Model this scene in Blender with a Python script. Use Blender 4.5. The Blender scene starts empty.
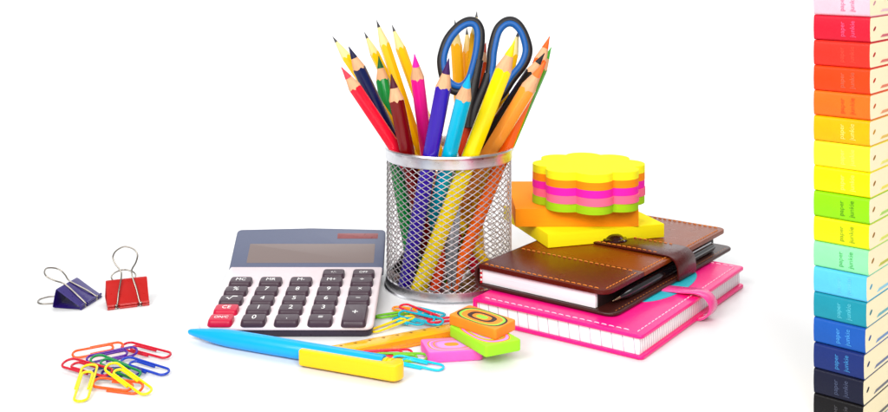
import bpy, bmesh, math, random
from mathutils import Vector, Matrix
random.seed(11)
S = 0.01                       # everything below is written in centimetres
F, XC, YH, H = 1100.0, 444.0, -60.0, 25.0   # the photo's focal length, centre, horizon (px) and eye height (cm)
scene = bpy.context.scene
COL = scene.collection
PI = math.pi

def at(px, py, z=0.0):          # pixel of the photo -> point at height z
    Y = F * (H - z) / (py - YH)
    return Vector(((px - XC) * Y / F, Y, z))
def atY(px, py, Y):
    return Vector(((px - XC) * Y / F, Y, H - (py - YH) * Y / F))
def lin(c):
    c = c / 255.0
    return c / 12.92 if c <= 0.04045 else ((c + 0.055) / 1.055) ** 2.4

# ---------------------------------------------------------------- materials
def mat(name, rgb, rough=0.5, metal=0.0, coat=0.0, var=0.06, scale=300.0, bump=0.0, bscale=900.0,
        stretch=(1, 1, 1), spec=0.32, trans=0.0, sss=0.0, rvar=0.08):
    m = bpy.data.materials.new(name); m.use_nodes = True
    nt = m.node_tree; N = nt.nodes; L = nt.links
    b = N['Principled BSDF']
    col = tuple(lin(c) for c in rgb)
    tc = N.new('ShaderNodeTexCoord'); mp = N.new('ShaderNodeMapping')
    mp.inputs['Scale'].default_value = stretch
    L.new(tc.outputs['Object'], mp.inputs[0])
    no = N.new('ShaderNodeTexNoise'); no.inputs['Scale'].default_value = scale; no.inputs['Detail'].default_value = 4
    L.new(mp.outputs[0], no.inputs['Vector'])
    mx = N.new('ShaderNodeMix'); mx.data_type = 'RGBA'
    mx.inputs[6].default_value = tuple(max(0, c * (1 - var * 1.6)) for c in col) + (1,)
    mx.inputs[7].default_value = tuple(min(1, c * (1 + var * 1.3)) for c in col) + (1,)
    L.new(no.outputs['Fac'], mx.inputs[0])
    L.new(mx.outputs[2], b.inputs['Base Color'])
    mr = N.new('ShaderNodeMapRange')
    mr.inputs[3].default_value = max(0.02, rough - rvar); mr.inputs[4].default_value = min(1, rough + rvar)
    L.new(no.outputs['Fac'], mr.inputs[0]); L.new(mr.outputs[0], b.inputs['Roughness'])
    b.inputs['Metallic'].default_value = metal
    b.inputs['Specular IOR Level'].default_value = spec
    b.inputs['Coat Weight'].default_value = coat
    b.inputs['Coat Roughness'].default_value = 0.08
    b.inputs['Transmission Weight'].default_value = trans
    if sss:
        b.inputs['Subsurface Weight'].default_value = sss
        b.inputs['Subsurface Scale'].default_value = 0.004
    if bump:
        n2 = N.new('ShaderNodeTexNoise'); n2.inputs['Scale'].default_value = bscale; n2.inputs['Detail'].default_value = 3
        L.new(mp.outputs[0], n2.inputs['Vector'])
        bp = N.new('ShaderNodeBump'); bp.inputs['Strength'].default_value = bump; bp.inputs['Distance'].default_value = 0.0006
        L.new(n2.outputs['Fac'], bp.inputs['Height']); L.new(bp.outputs[0], b.inputs['Normal'])
    return m

class G:                        # tiny helper to write node maths
    def __init__(s, m): s.nt = m.node_tree; s.N = s.nt.nodes; s.L = s.nt.links
    def val(s, sock, v):
        if isinstance(v, (int, float)): sock.default_value = v
        else: s.L.new(v, sock)
    def op(s, o, a, b=0.0):
        n = s.N.new('ShaderNodeMath'); n.operation = o; s.val(n.inputs[0], a); s.val(n.inputs[1], b); return n.outputs[0]
    def xyz(s, kind='Object'):
        tc = s.N.new('ShaderNodeTexCoord'); sp = s.N.new('ShaderNodeSeparateXYZ'); s.L.new(tc.outputs[kind], sp.inputs[0]); return sp.outputs
    def ramp(s, fac, stops):
        r = s.N.new('ShaderNodeValToRGB'); r.color_ramp.interpolation = 'CONSTANT'
        e = r.color_ramp.elements
        while len(e) < len(stops): e.new(0.5)
        for k, (p, c) in enumerate(stops):
            e[k].position = p; e[k].color = tuple(lin(q) for q in c) + (1,)
        s.L.new(fac, r.inputs[0]); return r.outputs[0]

def ring_mat(name, e1, e2, skew, stops):    # concentric rounded rings on an eraser's top
    m = bpy.data.materials.new(name); m.use_nodes = True; g = G(m); x, y, z = g.xyz()
    q = g.op('DIVIDE', y, e2 * math.sin(skew) * S / 2)
    p = g.op('DIVIDE', g.op('SUBTRACT', x, g.op('MULTIPLY', y, 1 / math.tan(skew))), e1 * S / 2)
    no = g.N.new('ShaderNodeTexNoise'); no.inputs['Scale'].default_value = 160
    f = g.op('POWER', g.op('ADD', g.op('POWER', g.op('ABSOLUTE', p), 2.7), g.op('POWER', g.op('ABSOLUTE', q), 2.7)), 1 / 2.7)
    f = g.op('ADD', f, g.op('MULTIPLY', g.op('SUBTRACT', no.outputs['Fac'], 0.5), 0.05))
    b = g.N['Principled BSDF']; g.L.new(g.ramp(f, stops), b.inputs['Base Color'])
    b.inputs['Roughness'].default_value = 0.55
    return m

def page_mat(name, base, axis_lines=None, layers=0.0, gap=0.6, tint=(150, 150, 165), dark=0.5):
    """paper edges: fine sheet layers along z, plus printed rules cutting the edge every gap cm"""
    m = bpy.data.materials.new(name); m.use_nodes = True; g = G(m); x, y, z = g.xyz()
    b = g.N['Principled BSDF']; b.inputs['Roughness'].default_value = 0.8; b.inputs['Specular IOR Level'].default_value = 0.2
    mp = g.N.new('ShaderNodeMapping'); tc = g.N.new('ShaderNodeTexCoord'); g.L.new(tc.outputs['Object'], mp.inputs[0])
    mp.inputs['Scale'].default_value = (14, 14, 2600)
    no = g.N.new('ShaderNodeTexNoise'); no.inputs['Scale'].default_value = 1.0; no.inputs['Detail'].default_value = 2
    g.L.new(mp.outputs[0], no.inputs['Vector'])
    ln = g.op('MULTIPLY', g.op('SUBTRACT', no.outputs['Fac'], 0.35), layers)
    mx = g.N.new('ShaderNodeMix'); mx.data_type = 'RGBA'
    mx.inputs[6].default_value = tuple(lin(c) for c in base) + (1,)
    mx.inputs[7].default_value = tuple(lin(c) for c in tint) + (1,)
    fac = g.op('MAXIMUM', ln, 0.0)
    if axis_lines:
        lines = None
        for ax, gp in axis_lines:
            c = (x, y)[ax]
            wob = g.op('MULTIPLY', z, 0.12)
            t = g.op('FRACT', g.op('DIVIDE', g.op('ADD', c, wob), gp * S))
            k = g.op('LESS_THAN', g.op('ABSOLUTE', g.op('SUBTRACT', t, 0.5)), 0.055 if gp > .4 else 0.12)
            geo = g.N.new('ShaderNodeNewGeometry'); vt = g.N.new('ShaderNodeVectorTransform')
            vt.vector_type = 'NORMAL'; vt.convert_from = 'WORLD'; vt.convert_to = 'OBJECT'
            g.L.new(geo.outputs['Normal'], vt.inputs[0]); sp = g.N.new('ShaderNodeSeparateXYZ'); g.L.new(vt.outputs[0], sp.inputs[0])
            on = g.op('LESS_THAN', g.op('ABSOLUTE', sp.outputs[ax]), 0.5)
            k = g.op('MULTIPLY', g.op('MULTIPLY', k, on), dark)
            lines = k if lines is None else g.op('MAXIMUM', lines, k)
        fac = g.op('MAXIMUM', fac, lines)
    g.L.new(fac, mx.inputs[0]); g.L.new(mx.outputs[2], b.inputs['Base Color'])
    bp = g.N.new('ShaderNodeBump'); bp.inputs['Strength'].default_value = 0.25; bp.inputs['Distance'].default_value = 0.0003
    g.L.new(no.outputs['Fac'], bp.inputs['Height']); g.L.new(bp.outputs[0], b.inputs['Normal'])
    return m

# ---------------------------------------------------------------- mesh building
class MB:
    def __init__(s): s.v = []; s.f = []; s.m = []
    def add(s, vs, fs, mi=0, mat4=None):
        o = len(s.v)
        s.v += [(mat4 @ Vector(p)) if mat4 else Vector(p) for p in vs]
        s.f += [tuple(i + o for i in q) for q in fs]; s.m += [mi] * len(fs)
        return s
    def tube(s, pts, r, n=8, closed=False, cap=True, flat=None, mi=0):
        """round wire along pts; r a number or one per point; flat=(axis, k) squashes along an axis"""
        pts = [Vector(p) for p in pts]; m = len(pts)
        rr = r if isinstance(r, (list, tuple)) else [r] * m
        T = []
        for i in range(m):
            a = pts[(i - 1) % m] if (closed or i > 0) else pts[i]
            b = pts[(i + 1) % m] if (closed or i < m - 1) else pts[i]
            T.append((b - a).normalized())
        up = Vector((0, 0, 1)) if abs(T[0].z) < .9 else Vector((1, 0, 0))
        nrm = (up - T[0] * up.dot(T[0])).normalized(); vs = []
        for i in range(m):
            nrm = (nrm - T[i] * nrm.dot(T[i]))
            nrm = nrm.normalized() if nrm.length > 1e-6 else T[i].orthogonal().normalized()
            bi = T[i].cross(nrm)
            for k in range(n):
                a = 2 * PI * k / n
                vs.append(pts[i] + (nrm * math.cos(a) + bi * math.sin(a)) * rr[i])
        fs = []
        for i in range(m if closed else m - 1):
            j = (i + 1) % m
            for k in range(n):
                l = (k + 1) % n
                fs.append((i * n + k, i * n + l, j * n + l, j * n + k))
        if not closed and cap:
            fs.append(tuple(range(n - 1, -1, -1))); fs.append(tuple((m - 1) * n + k for k in range(n)))
        return s.add(vs, fs, mi)
    def lathe(s, prof, n=96, mi=0, mat4=None, close=False):
        vs = []; fs = []; m = len(prof)
        for r, z in prof:
            for k in range(n):
                a = 2 * PI * k / n; vs.append((r * math.cos(a), r * math.sin(a), z))
        for i in range(m if close else m - 1):
            i2 = (i + 1) % m
            for k in range(n):
                l = (k + 1) % n; fs.append((i * n + k, i * n + l, i2 * n + l, i2 * n + k))
        if not close:
            if prof[0][0] < 1e-4 or True: fs.append(tuple(range(n - 1, -1, -1)))
            fs.append(tuple((m - 1) * n + k for k in range(n)))
        return s.add(vs, fs, mi, mat4)
    def prism(s, outline, z0, z1, bev=0.0, seg=3, mi=0, mat4=None, top_mi=None, ang=30):
        bm = bmesh.new()
        n = len(outline)
        lo = [bm.verts.new((p[0], p[1], z0)) for p in outline]; hi = [bm.verts.new((p[0], p[1], z1)) for p in outline]
        bm.faces.new(lo[::-1]); bm.faces.new(hi)
        for i in range(n): bm.faces.new((lo[i], lo[(i + 1) % n], hi[(i + 1) % n], hi[i]))
        bmesh.ops.recalc_face_normals(bm, faces=bm.faces)
        if bev:
            es = [e for e in bm.edges if len(e.link_faces) == 2 and e.calc_face_angle(0) > math.radians(ang)]
            bmesh.ops.bevel(bm, geom=es, offset=bev, offset_type='OFFSET', segments=seg, profile=0.5, affect='EDGES', clamp_overlap=True)
        bm.normal_update(); bm.verts.index_update()
        vs = [v.co.copy() for v in bm.verts]
        if mat4 is not None and mat4.to_3x3().determinant() < 0: bmesh.ops.reverse_faces(bm, faces=bm.faces); bm.normal_update()
        o = len(s.v); s.v += [(mat4 @ v) if mat4 else v for v in vs]
        for f in bm.faces:
            s.f.append(tuple(v.index + o for v in f.verts))
            s.m.append(top_mi if (top_mi is not None and f.normal.z > .95) else mi)
        bm.free(); return s
    def box(s, x0, x1, y0, y1, z0, z1, bev=0.0, **k):
        return s.prism([(x0, y0), (x1, y0), (x1, y1), (x0, y1)], z0, z1, bev, **k)
    def ribbon(s, pts, half, th, side, mi=0):
        """flat strap: pts centre line, half width(s), thickness, side = direction of its width"""
        pts = [Vector(p) for p in pts]; m = len(pts); side = Vector(side).normalized()
        hw = half if isinstance(half, (list, tuple)) else [half] * m
        vs = []; fs = []
        for i in range(m):
            t = (pts[min(i + 1, m - 1)] - pts[max(i - 1, 0)]).normalized(); n = side.cross(t).normalized()
            r = min(th * .45, hw[i] * .9)
            for a, b in ((-1, -.25), (-.93, -.5), (.93, -.5), (1, -.25), (1, .25), (.93, .5), (-.93, .5), (-1, .25)):
                vs.append(pts[i] + side * hw[i] * a + n * th * b)
        for i in range(m - 1):
            for k in range(8):
                l = (k + 1) % 8; fs.append((i * 8 + k, i * 8 + l, (i + 1) * 8 + l, (i + 1) * 8 + k))
        fs.append(tuple(range(7, -1, -1))); fs.append(tuple((m - 1) * 8 + k for k in range(8)))
        return s.add(vs, fs, mi)
    def build(s, name, mats, parent=None, world=False, sharp=35, fix=True):
        me = bpy.data.meshes.new(name)
        inv = None
        if world and parent is not None:
            p = parent
            while p.parent is not None: p = p.parent
            inv = FR[p.name].inverted()
        me.from_pydata([tuple(((inv @ v) if inv else v) * S) for v in s.v], [], s.f)
        mats = mats if isinstance(mats, (list, tuple)) else [mats]
        for m in mats: me.materials.append(m)
        me.polygons.foreach_set('material_index', s.m)
        if fix:
            bm = bmesh.new(); bm.from_mesh(me); bmesh.ops.recalc_face_normals(bm, faces=bm.faces); bm.to_mesh(me); bm.free()
        me.shade_smooth(); me.set_sharp_from_angle(angle=math.radians(sharp))
        o = bpy.data.objects.new(name, me); COL.objects.link(o)
        if parent is not None: o.parent = parent
        return o

FR = {}
def thing(name, label, cat, origin=(0, 0, 0), basis=None, yaw=None, group=None):
    o = bpy.data.objects.new(name, None); COL.objects.link(o); o.empty_display_size = .01
    M = (basis.to_4x4() if basis is not None else (Matrix.Rotation(yaw, 4, 'Z') if yaw is not None else Matrix.Identity(4)))
    M = Matrix.Translation(Vector(origin)) @ M
    FR[o.name] = M
    o.matrix_world = Matrix.Translation(Vector(origin) * S) @ M.to_3x3().to_4x4()
    o['label'] = label; o['category'] = cat
    if group: o['group'] = group
    return o
def basis(x, y=None, z=None):
    """orthonormal columns; x kept, the other given one made square to it"""
    x = Vector(x).normalized()
    if z is not None:
        z = Vector(z); z = (z - x * z.dot(x)).normalized(); y = z.cross(x)
    else:
        y = Vector(y); y = (y - x * y.dot(x)).normalized(); z = x.cross(y)
    return Matrix((x, y, z)).transposed()
def fillet(poly, r, n=6):
    out = []; m = len(poly); rs = r if isinstance(r, (list, tuple)) else [r] * m
    for i in range(m):
        p = Vector(poly[i]).to_2d(); a = (Vector(poly[i - 1]).to_2d() - p); b = (Vector(poly[(i + 1) % m]).to_2d() - p)
        if rs[i] <= 0: out.append(tuple(p)); continue
        an = a.angle(b); d = min(rs[i] / math.tan(an / 2), a.length * .48, b.length * .48)
        p0 = p + a.normalized() * d; p1 = p + b.normalized() * d
        for k in range(n + 1):
            t = k / n; q = p0 * (1 - t) ** 2 + p * 2 * t * (1 - t) + p1 * t * t; out.append(tuple(q))
    return out
def spline(pts, n=8, closed=False):
    P = [Vector(p) for p in pts]; m = len(P); out = []
    for i in range(m if closed else m - 1):
        p1, p2 = P[i], P[(i + 1) % m]
        p0 = P[i - 1] if (closed or i > 0) else p1 * 2 - p2
        p3 = P[(i + 2) % m] if (closed or i < m - 2) else p2 * 2 - p1
        for k in range(n):
            t = k / n
            out.append(.5 * (2 * p1 + (p2 - p0) * t + (2 * p0 - 5 * p1 + 4 * p2 - p3) * t * t + (3 * p1 - p0 - 3 * p2 + p3) * t ** 3))
    if not closed: out.append(P[-1])
    return out
def text(name, body, size, material, parent, M, align='CENTER', line=1.0, fit=None):
    """lettering as a thin solid mesh; M = frame in the thing's own coordinates (cm)"""
    cu = bpy.data.curves.new(name, 'FONT'); cu.body = body; cu.size = size; cu.align_x = align; cu.align_y = 'CENTER'
    cu.space_line = line; cu.extrude = .004; cu.resolution_u = 3
    t = bpy.data.objects.new('tmp', cu); COL.objects.link(t)
    dg = bpy.context.evaluated_depsgraph_get()
    me = bpy.data.meshes.new_from_object(t.evaluated_get(dg)); bpy.data.objects.remove(t); bpy.data.curves.remove(cu)
    if fit and len(me.vertices):
        xs = [v.co.x for v in me.vertices]; w = max(xs) - min(xs); c = (max(xs) + min(xs)) / 2
        k = fit / w
        for v in me.vertices: v.co.x = (v.co.x - c) * k; v.co.y *= k
    for v in me.vertices: v.co = (M @ v.co) * S
    me.name = name; me.materials.clear(); me.materials.append(material)
    o = bpy.data.objects.new(name, me); COL.objects.link(o); o.parent = parent
    return o

# ---------------------------------------------------------------- world, light, camera
w = bpy.data.worlds.new('World'); scene.world = w; w.use_nodes = True
w.node_tree.nodes['Background'].inputs[0].default_value = (0.96, 0.98, 1.0, 1)
w.node_tree.nodes['Background'].inputs[1].default_value = WORLD = 0.29
def softbox(name, loc, target, sx, sy, watts, color=(1, 1, 1)):
    l = bpy.data.lights.new(name, 'AREA'); l.shape = 'RECTANGLE'; l.size = sx * S; l.size_y = sy * S; l.energy = watts; l.color = color
    o = bpy.data.objects.new(name, l); COL.objects.link(o); o.location = Vector(loc) * S
    o.rotation_euler = (Vector(target) - Vector(loc)).to_track_quat('-Z', 'Y').to_euler()
softbox('softbox_key', (-62, -22, 92), (2, 76, 6), 70, 60, 14.5, (1, .985, .96))
softbox('added_backdrop_light', (0, 125, 85), (0, 180, 8), 260, 40, 11)  # added light, unseen, that brightens the far sweep to white
softbox('softbox_top', (25, 120, 120), (5, 76, 4), 110, 70, 5.5, (1, 1, 1))
softbox('added_fill_light', (24, -32, 78), (6, 68, 5), 60, 60, 11, (1, .98, .95))  # added front fill, unseen, lifting page ends and camera-facing sides

cam = bpy.data.cameras.new('camera'); co = bpy.data.objects.new('camera', cam); COL.objects.link(co)
co.location = (0, 0, H * S); co.rotation_euler = (PI / 2, 0, 0)
cam.sensor_width = 36; cam.lens = 36 * F / 888; cam.shift_y = -(206 - YH) / 888; cam.clip_start = .01; cam.clip_end = 60
scene.camera = co
scene.view_settings.view_transform = 'Standard'; scene.view_settings.look = 'None'; scene.view_settings.exposure = 0.0; scene.view_settings.gamma = 1
scene.cycles.use_denoising = True
scene.cycles.max_bounces = 10

# ---------------------------------------------------------------- the white table it all stands on
M_table = mat('white_acrylic', (229, 230, 231), rough=.32, var=.004, scale=20, spec=.28, rvar=.03)
prof = [(-60, 0), (40, 0), (150, 0)] + [(150 + 40 * math.sin(q * PI / 24), 40 - 40 * math.cos(q * PI / 24)) for q in range(1, 13)] + [(190, 80)]
tb = MB(); tb.add([(x, y, z) for y, z in prof for x in (-300, 300)], [(2 * i, 2 * i + 1, 2 * i + 3, 2 * i + 2) for i in range(len(prof) - 1)])
table = tb.build('table_surface', M_table, fix=False); table['kind'] = 'structure'
table['label'] = 'seamless glossy white table top sweeping up into the backdrop'

# ---------------------------------------------------------------- shared materials
M_silver = mat('brushed_silver', (222, 222, 226), rough=.3, metal=1, var=.05, scale=500)
M_wire = mat('bright_steel_wire', (200, 195, 198), rough=.34, metal=.8, var=.04)
M_chrome = mat('nickel_wire', (158, 152, 144), rough=.28, metal=1, var=.02, rvar=.02)
M_darkmetal = mat('dark_steel', (96, 100, 108), rough=.3, metal=1)
M_white = mat('white_ink', (245, 245, 245), rough=.6, var=.01)
M_wood = mat('pencil_wood', (226, 172, 130), rough=.7, var=.22, scale=420, stretch=(1, 1, .12), bump=.25, bscale=700)
M_palewood = mat('pale_pencil_wood', (246, 218, 150), rough=.7, var=.14, scale=420, stretch=(1, 1, .12), bump=.2, bscale=700)
M_graphite = mat('graphite', (70, 68, 70), rough=.35, metal=.3)

# ================================================================ pen cup
CX, CY, RC = .36, 80.0, 4.5
cup = thing('pen_cup', 'silver wire mesh pen cup packed with pencils and scissors', 'pen cup', (CX, CY, 0))
mb = MB()
NW, Z0, Z1, STEPS = 39, .5, 9.35, 84
period = 2 * PI * RC / NW
zp = .42
for fam in (1, -1):
    for k in range(NW):
        pts = []; rs = []
        for i in range(STEPS + 1):
            z = Z0 + (Z1 - Z0) * i / STEPS
            a = 2 * PI * k / NW + fam * (z - Z0) / zp * (2 * PI / NW)
            node = abs(math.cos(2 * PI * (z - Z0) / zp))
            rad = RC + .022 * fam
            pts.append((rad * math.cos(a), rad * math.sin(a), z)); rs.append(.027 + .008 * node)
        mb.tube(pts, rs, n=5, cap=False)
mb.build('mesh_wall', M_wire, cup, sharp=80)
MB().lathe([(RC - .10, 9.20), (RC + .09, 9.20), (RC + .12, 9.28), (RC + .11, 9.80), (RC + .17, 9.90), (RC + .20, 10.0), (RC + .15, 10.10), (RC + .04, 10.13), (RC - .06, 10.08), (RC - .10, 9.98)], close=True).build('rim', M_silver, cup)
MB().lathe([(.01, .12), (RC - .3, .12), (RC - .12, .2), (RC - .1, .75), (RC + .08, .75), (RC + .1, .68), (RC + .1, .16), (RC + .2, .07), (RC + .2, .0), (.01, .0)], close=False).build('base', M_silver, cup)

# ================================================================ pencils
def pencil(name, label, rgb, B, T, r, cone_deg, lead_rgb=None, hexa=.55, graphite=False, shade=None):
    B = Vector(B); T = Vector(T); ax = (T - B).normalized()
    t = thing(name, label, 'pencil', B, basis=basis_z(ax), group='pencils standing in the mesh cup')
    Lg = (T - B).length; ta = math.tan(math.radians(cone_deg)); n = 48
    ph = random.random() * PI
    def R(th):
        c = (th + ph) % (PI / 3) - PI / 6
        hx = math.cos(PI / 6) / math.cos(c) * 1.06
        return r * (hexa * hx + (1 - hexa))
    lead_r = r * (.30 if graphite else .47); lead_z = Lg - lead_r / ta
    # barrel
    vs = []; fs = []
    zt = [Lg - R(2 * PI * k / n) / ta + (.06 * r * math.sin(5 * k + ph) if not graphite else 0) for k in range(n)]
    rows = [0.0, .03, None]
    for ri, zz in enumerate(rows):
        for k in range(n):
            th = 2 * PI * k / n; rr = R(th) * (.94 if ri == 0 else 1)
            z = zt[k] if zz is None else zz
            vs.append((rr * math.cos(th), rr * math.sin(th), z))
    for i in range(2):
        for k in range(n):
            l = (k + 1) % n; fs.append((i * n + k, i * n + l, (i + 1) * n + l, (i + 1) * n + k))
    fs.append(tuple(range(n - 1, -1, -1)))
    paint = mat('paint_' + label.split()[0], rgb, rough=.2, coat=.26, var=.05, scale=60, stretch=(1, 1, .15), spec=.22)
    MB().add(vs, fs).build('barrel', paint, t, sharp=22 if hexa > .7 else 50)
    # sharpened wood
    vs = []; fs = []
    for i in range(2):
        for k in range(n):
            th = 2 * PI * k / n
            if i == 0: rr = R(th) * .985; z = zt[k] - .004
            else: rr = lead_r * .98; z = lead_z + (.16 * r * math.sin(3 * th + ph) if not graphite else 0)
            if i == 1: rr = min(rr, (Lg - z) * ta)
            vs.append((rr * math.cos(th), rr * math.sin(th), z))
    for k in range(n): l = (k + 1) % n; fs.append((k, l, n + l, n + k))
    MB().add(vs, fs).build('sharpened_wood', M_palewood if graphite else M_wood, t, sharp=60)
    # lead with a slightly worn tip
    tip = .10 * lead_r / ta if not graphite else .04
    prof = [(lead_r * 1.03, lead_z - .22 * r)]
    prof = [((Lg - z) * ta * 1.012 if z < Lg - tip * 2 else max(.004, (Lg - z) * ta * 1.4), z) for z in
            [lead_z - .2 * r * (0 if graphite else 1), lead_z + .3 * (Lg - lead_z), Lg - 3 * tip, Lg - 1.5 * tip, Lg - .5 * tip, Lg - .02]]
    if graphite: ml = M_graphite
    else: ml = mat('lead_' + label.split()[0], lead_rgb or rgb, rough=.5, var=.08, scale=300, bump=.2)
    # keep the lead outside the wood only above its own border
    pr2 = []
    for q, z in prof: pr2.append((q, z))
    MB().lathe(pr2, n=24).build('lead_tip', ml, t, sharp=60)
    return t
def basis_z(ax):
    x = Vector((1, 0, 0)); x = (x - ax * x.dot(ax)).normalized(); y = ax.cross(x)
    return Matrix((x, y, ax)).transposed()

CP, GP = 'coloured_pencil', 'graphite_pencil'
PEN = [
 (CP, 'crimson coloured pencil leaning out lowest beside the navy one', (238, 22, 52), (2.70,80.43,.45), (-7.22,77.07,16.13), .47, 14.5, (232, 60, 80)),
 (CP, 'navy blue coloured pencil between the crimson and green ones', (16, 26, 78), (1.03,80.34,.45), (-6.83,78.65,17.42), .47, 14.5, (18, 16, 60)),
 (CP, 'dark green coloured pencil in front of the yellow graphite ones', (6, 142, 62), (-1.98,78.59,.45), (-4.87,81.83,16.41), .5, 15, (10, 96, 40)),
 (CP, 'maroon coloured pencil standing just beside the dark green one', (116, 4, 4), (-.70,78.36,.45), (-3.71,77.04,15.67), .55, 15.5, (78, 14, 34)),
 (CP, 'hot pink coloured pencil behind the indigo one', (252, 26, 152), (-.24,83.55,.45), (-2.09,77.54,17.01), .5, 14.5, (250, 30, 170)),
 (CP, 'indigo coloured pencil with dark purple tip near cup front', (52, 18, 168), (-2.72,77.71,.45), (.34,75.17,16.95), .55, 14.5, (58, 14, 84)),
 (CP, 'cyan coloured pencil crossing in front of the scissors', (0, 186, 224), (-1.82,80.67,.45), (1.72,73.43,16.09), .55, 15.5, (0, 170, 220)),
 (CP, 'thick lemon yellow coloured pencil in front of the scissors', (255, 222, 0), (-1.82,76.97,.45), (4.91,76.0,18.09), .6, 15, (255, 214, 0)),
 (CP, 'light orange coloured pencil, thick, in front of the black one', (255, 160, 58), (-1.84,82.52,.45), (6.95,75.96,16.61), .57, 13.5, (250, 120, 50)),
 (CP, 'deep orange coloured pencil with its tip highest beside the green tip', (252, 104, 14), (.49,77.44,.45), (7.75,80.47,18.0), .48, 14, (252, 96, 20)),
 (CP, 'black coloured pencil behind the light orange one', (22, 14, 16), (-3.45,81.56,.45), (7.22,78.64,16.95), .45, 14.5, (20, 18, 24)),
 (CP, 'leaf green coloured pencil leaning outermost behind the orange ones', (74, 152, 24), (.32,78.34,.45), (7.93,81.14,17.13), .42, 13, (70, 170, 40)),
 (CP, 'reddish orange pencil mostly hidden behind the scissor handles', (214, 62, 20), (-.70,77.04,.45), (3.14,82.25,17.37), .4, 14, (190, 50, 20)),
 (GP, 'yellow graphite pencil leaning out behind the crimson and navy pencils', (255, 200, 8), (3.84,79.52,.45), (-8.17,80.27,18.02), .37, 11, None),
 (GP, 'yellow graphite pencil directly behind the dark green pencil', (255, 200, 8), (2.34,83.42,.45), (-6.02,82.77,18.12), .36, 11, None),
 (GP, 'tallest yellow graphite pencil of the three behind the maroon pencil', (255, 198, 4), (.95,83.90,.45), (-4.88,79.36,19.26), .38, 11, None),
 (GP, 'yellow graphite pencil directly behind the hot pink pencil', (255, 198, 4), (2.69,82.75,.45), (-3.94,82.81,18.68), .38, 11, None),
 (GP, 'amber graphite pencil poking above the scissor loop beside the indigo pencil', (255, 188, 20), (1.9,82.2,.45), (.83,83.49,19.0), .42, 12, None),
 (GP, 'amber graphite pencil whose whole tip shows inside the scissor loop', (255, 190, 20), (2.66,81.42,.45), (1.73,84.24,18.34), .42, 12, None),
 (GP, 'amber graphite pencil with the highest point, behind the scissor loop', (255, 188, 20), (.78,81.74,.45), (2.49,83.0,19.72), .36, 11, None),
 (GP, 'amber graphite pencil seen through the other loop behind the lemon tip', (255, 192, 20), (1.24,81.15,.45), (5.58,81.77,18.38), .42, 12, None),
]
for nm, lb, rgb, B_, T_, r_, cd, ld in PEN:
    pencil(nm, lb, rgb, B_, T_, r_, cd, ld, hexa=.85 if nm == GP else .5, graphite=nm == GP)

# ================================================================ scissors
def sc(px, py, dy=0.0):
    Y = (76.19 + 6.79) / (1 + .2716 * (py - YH) / F) + dy
    return atY(px, py, Y)
zs = Vector((2.31, 4.28, 15.76)).normalized()
scis = thing('scissors', 'scissors with black and blue loop handles standing in the cup', 'scissors', (.18, 76.6, .4), basis=basis(Vector((1, 0, 0)), z=zs))
M_blk = mat('black_rubber', (26, 24, 28), rough=.45, var=.12, bump=.15, bscale=1200)
M_blu = mat('blue_rubber', (10, 88, 164), rough=.42, var=.08, bump=.1, bscale=1200)
def loop(O, I, k, dy): return [sc(o[0] * (1 - k) + i[0] * k, o[1] * (1 - k) + i[1] * k, dy) for o, i in zip(O, I)]
OL = [(438,64),(440,50),(445.5,36.5),(456.4,24),(467,17.6),(477,18.4),(483.5,27),(485,39),(483.6,53),(480,68),(475,84),(466,94),(454,97),(443,86)]
IL = [(446,64),(447,53),(452.5,40),(460,31),(468,26.5),(473.4,27.7),(475,34),(474,44),(472.5,53),(470,64),(466,76),(460,82),(454,80),(448,74)]
OR_ = [(488,62),(488.5,50),(493.2,31.4),(499.5,21.5),(509,16.7),(518,19.6),(525.5,30),(531,44.5),(531.5,54.8),(526.5,66),(515,81),(504,97),(495,104),(489,96),(486.5,78)]
IR = [(495,63),(496.2,52),(500,35),(505,28),(510,26.2),(515,28.5),(520,35),(523.2,46.5),(522.4,55),(518,65),(509,76),(502,87),(497,91),(494,86),(493.5,76)]
def handle(O, I, shank):
    mbk = MB(); mbk.tube(spline(loop(O, I, .34, 0.0), 6, True), .28, n=12, closed=True)
    sh = spline([sc(*p) for p in shank], 6)
    mbk.tube(sh, [.34 + .06 * i / len(sh) for i in range(len(sh))], n=12)
    h = mbk.build('handle', M_blk, scis, world=True, sharp=60)
    MB().tube(spline(loop(O, I, .70, -.10), 6, True), .25, n=12, closed=True).build('grip_liner', M_blu, h, world=True, sharp=60)
handle(OL, IL, [(479, 60), (475.5, 78), (472, 96), (469, 112), (467.5, 128)])
handle(OR_, IR, [(488.5, 74), (485, 86), (480, 98), (475, 112), (472, 128)])
M_blade = mat('polished_steel', (120, 122, 128), rough=.3, metal=1, var=.03)
for k, sx in enumerate((-1, 1)):
    ol = [(.05 * sx, 0), (.30 * sx, .6), (.62 * sx, 5), (.7 * sx, 8.6), (.5 * sx, 9.6), (-.25 * sx, 9.4), (-.3 * sx, 8.2), (-.12 * sx, 3)]
    Mloc = Matrix(((1, 0, 0, 0.35), (0, 0, -1, .05 + .14 * k), (0, 1, 0, .1), (0, 0, 0, 1)))
    MB().prism(ol, 0, .12, .03, mat4=Mloc).build('blade', M_blade, scis)
MB().lathe([(.01, 0), (.32, 0), (.32, .1), (.22, .16), (.01, .18)], n=24, mat4=Matrix(((1, 0, 0, .4), (0, 0, 1, -.28), (0, -1, 0, 8.6), (0, 0, 0, 1)))).build('pivot_screw', M_silver, scis)

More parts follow.
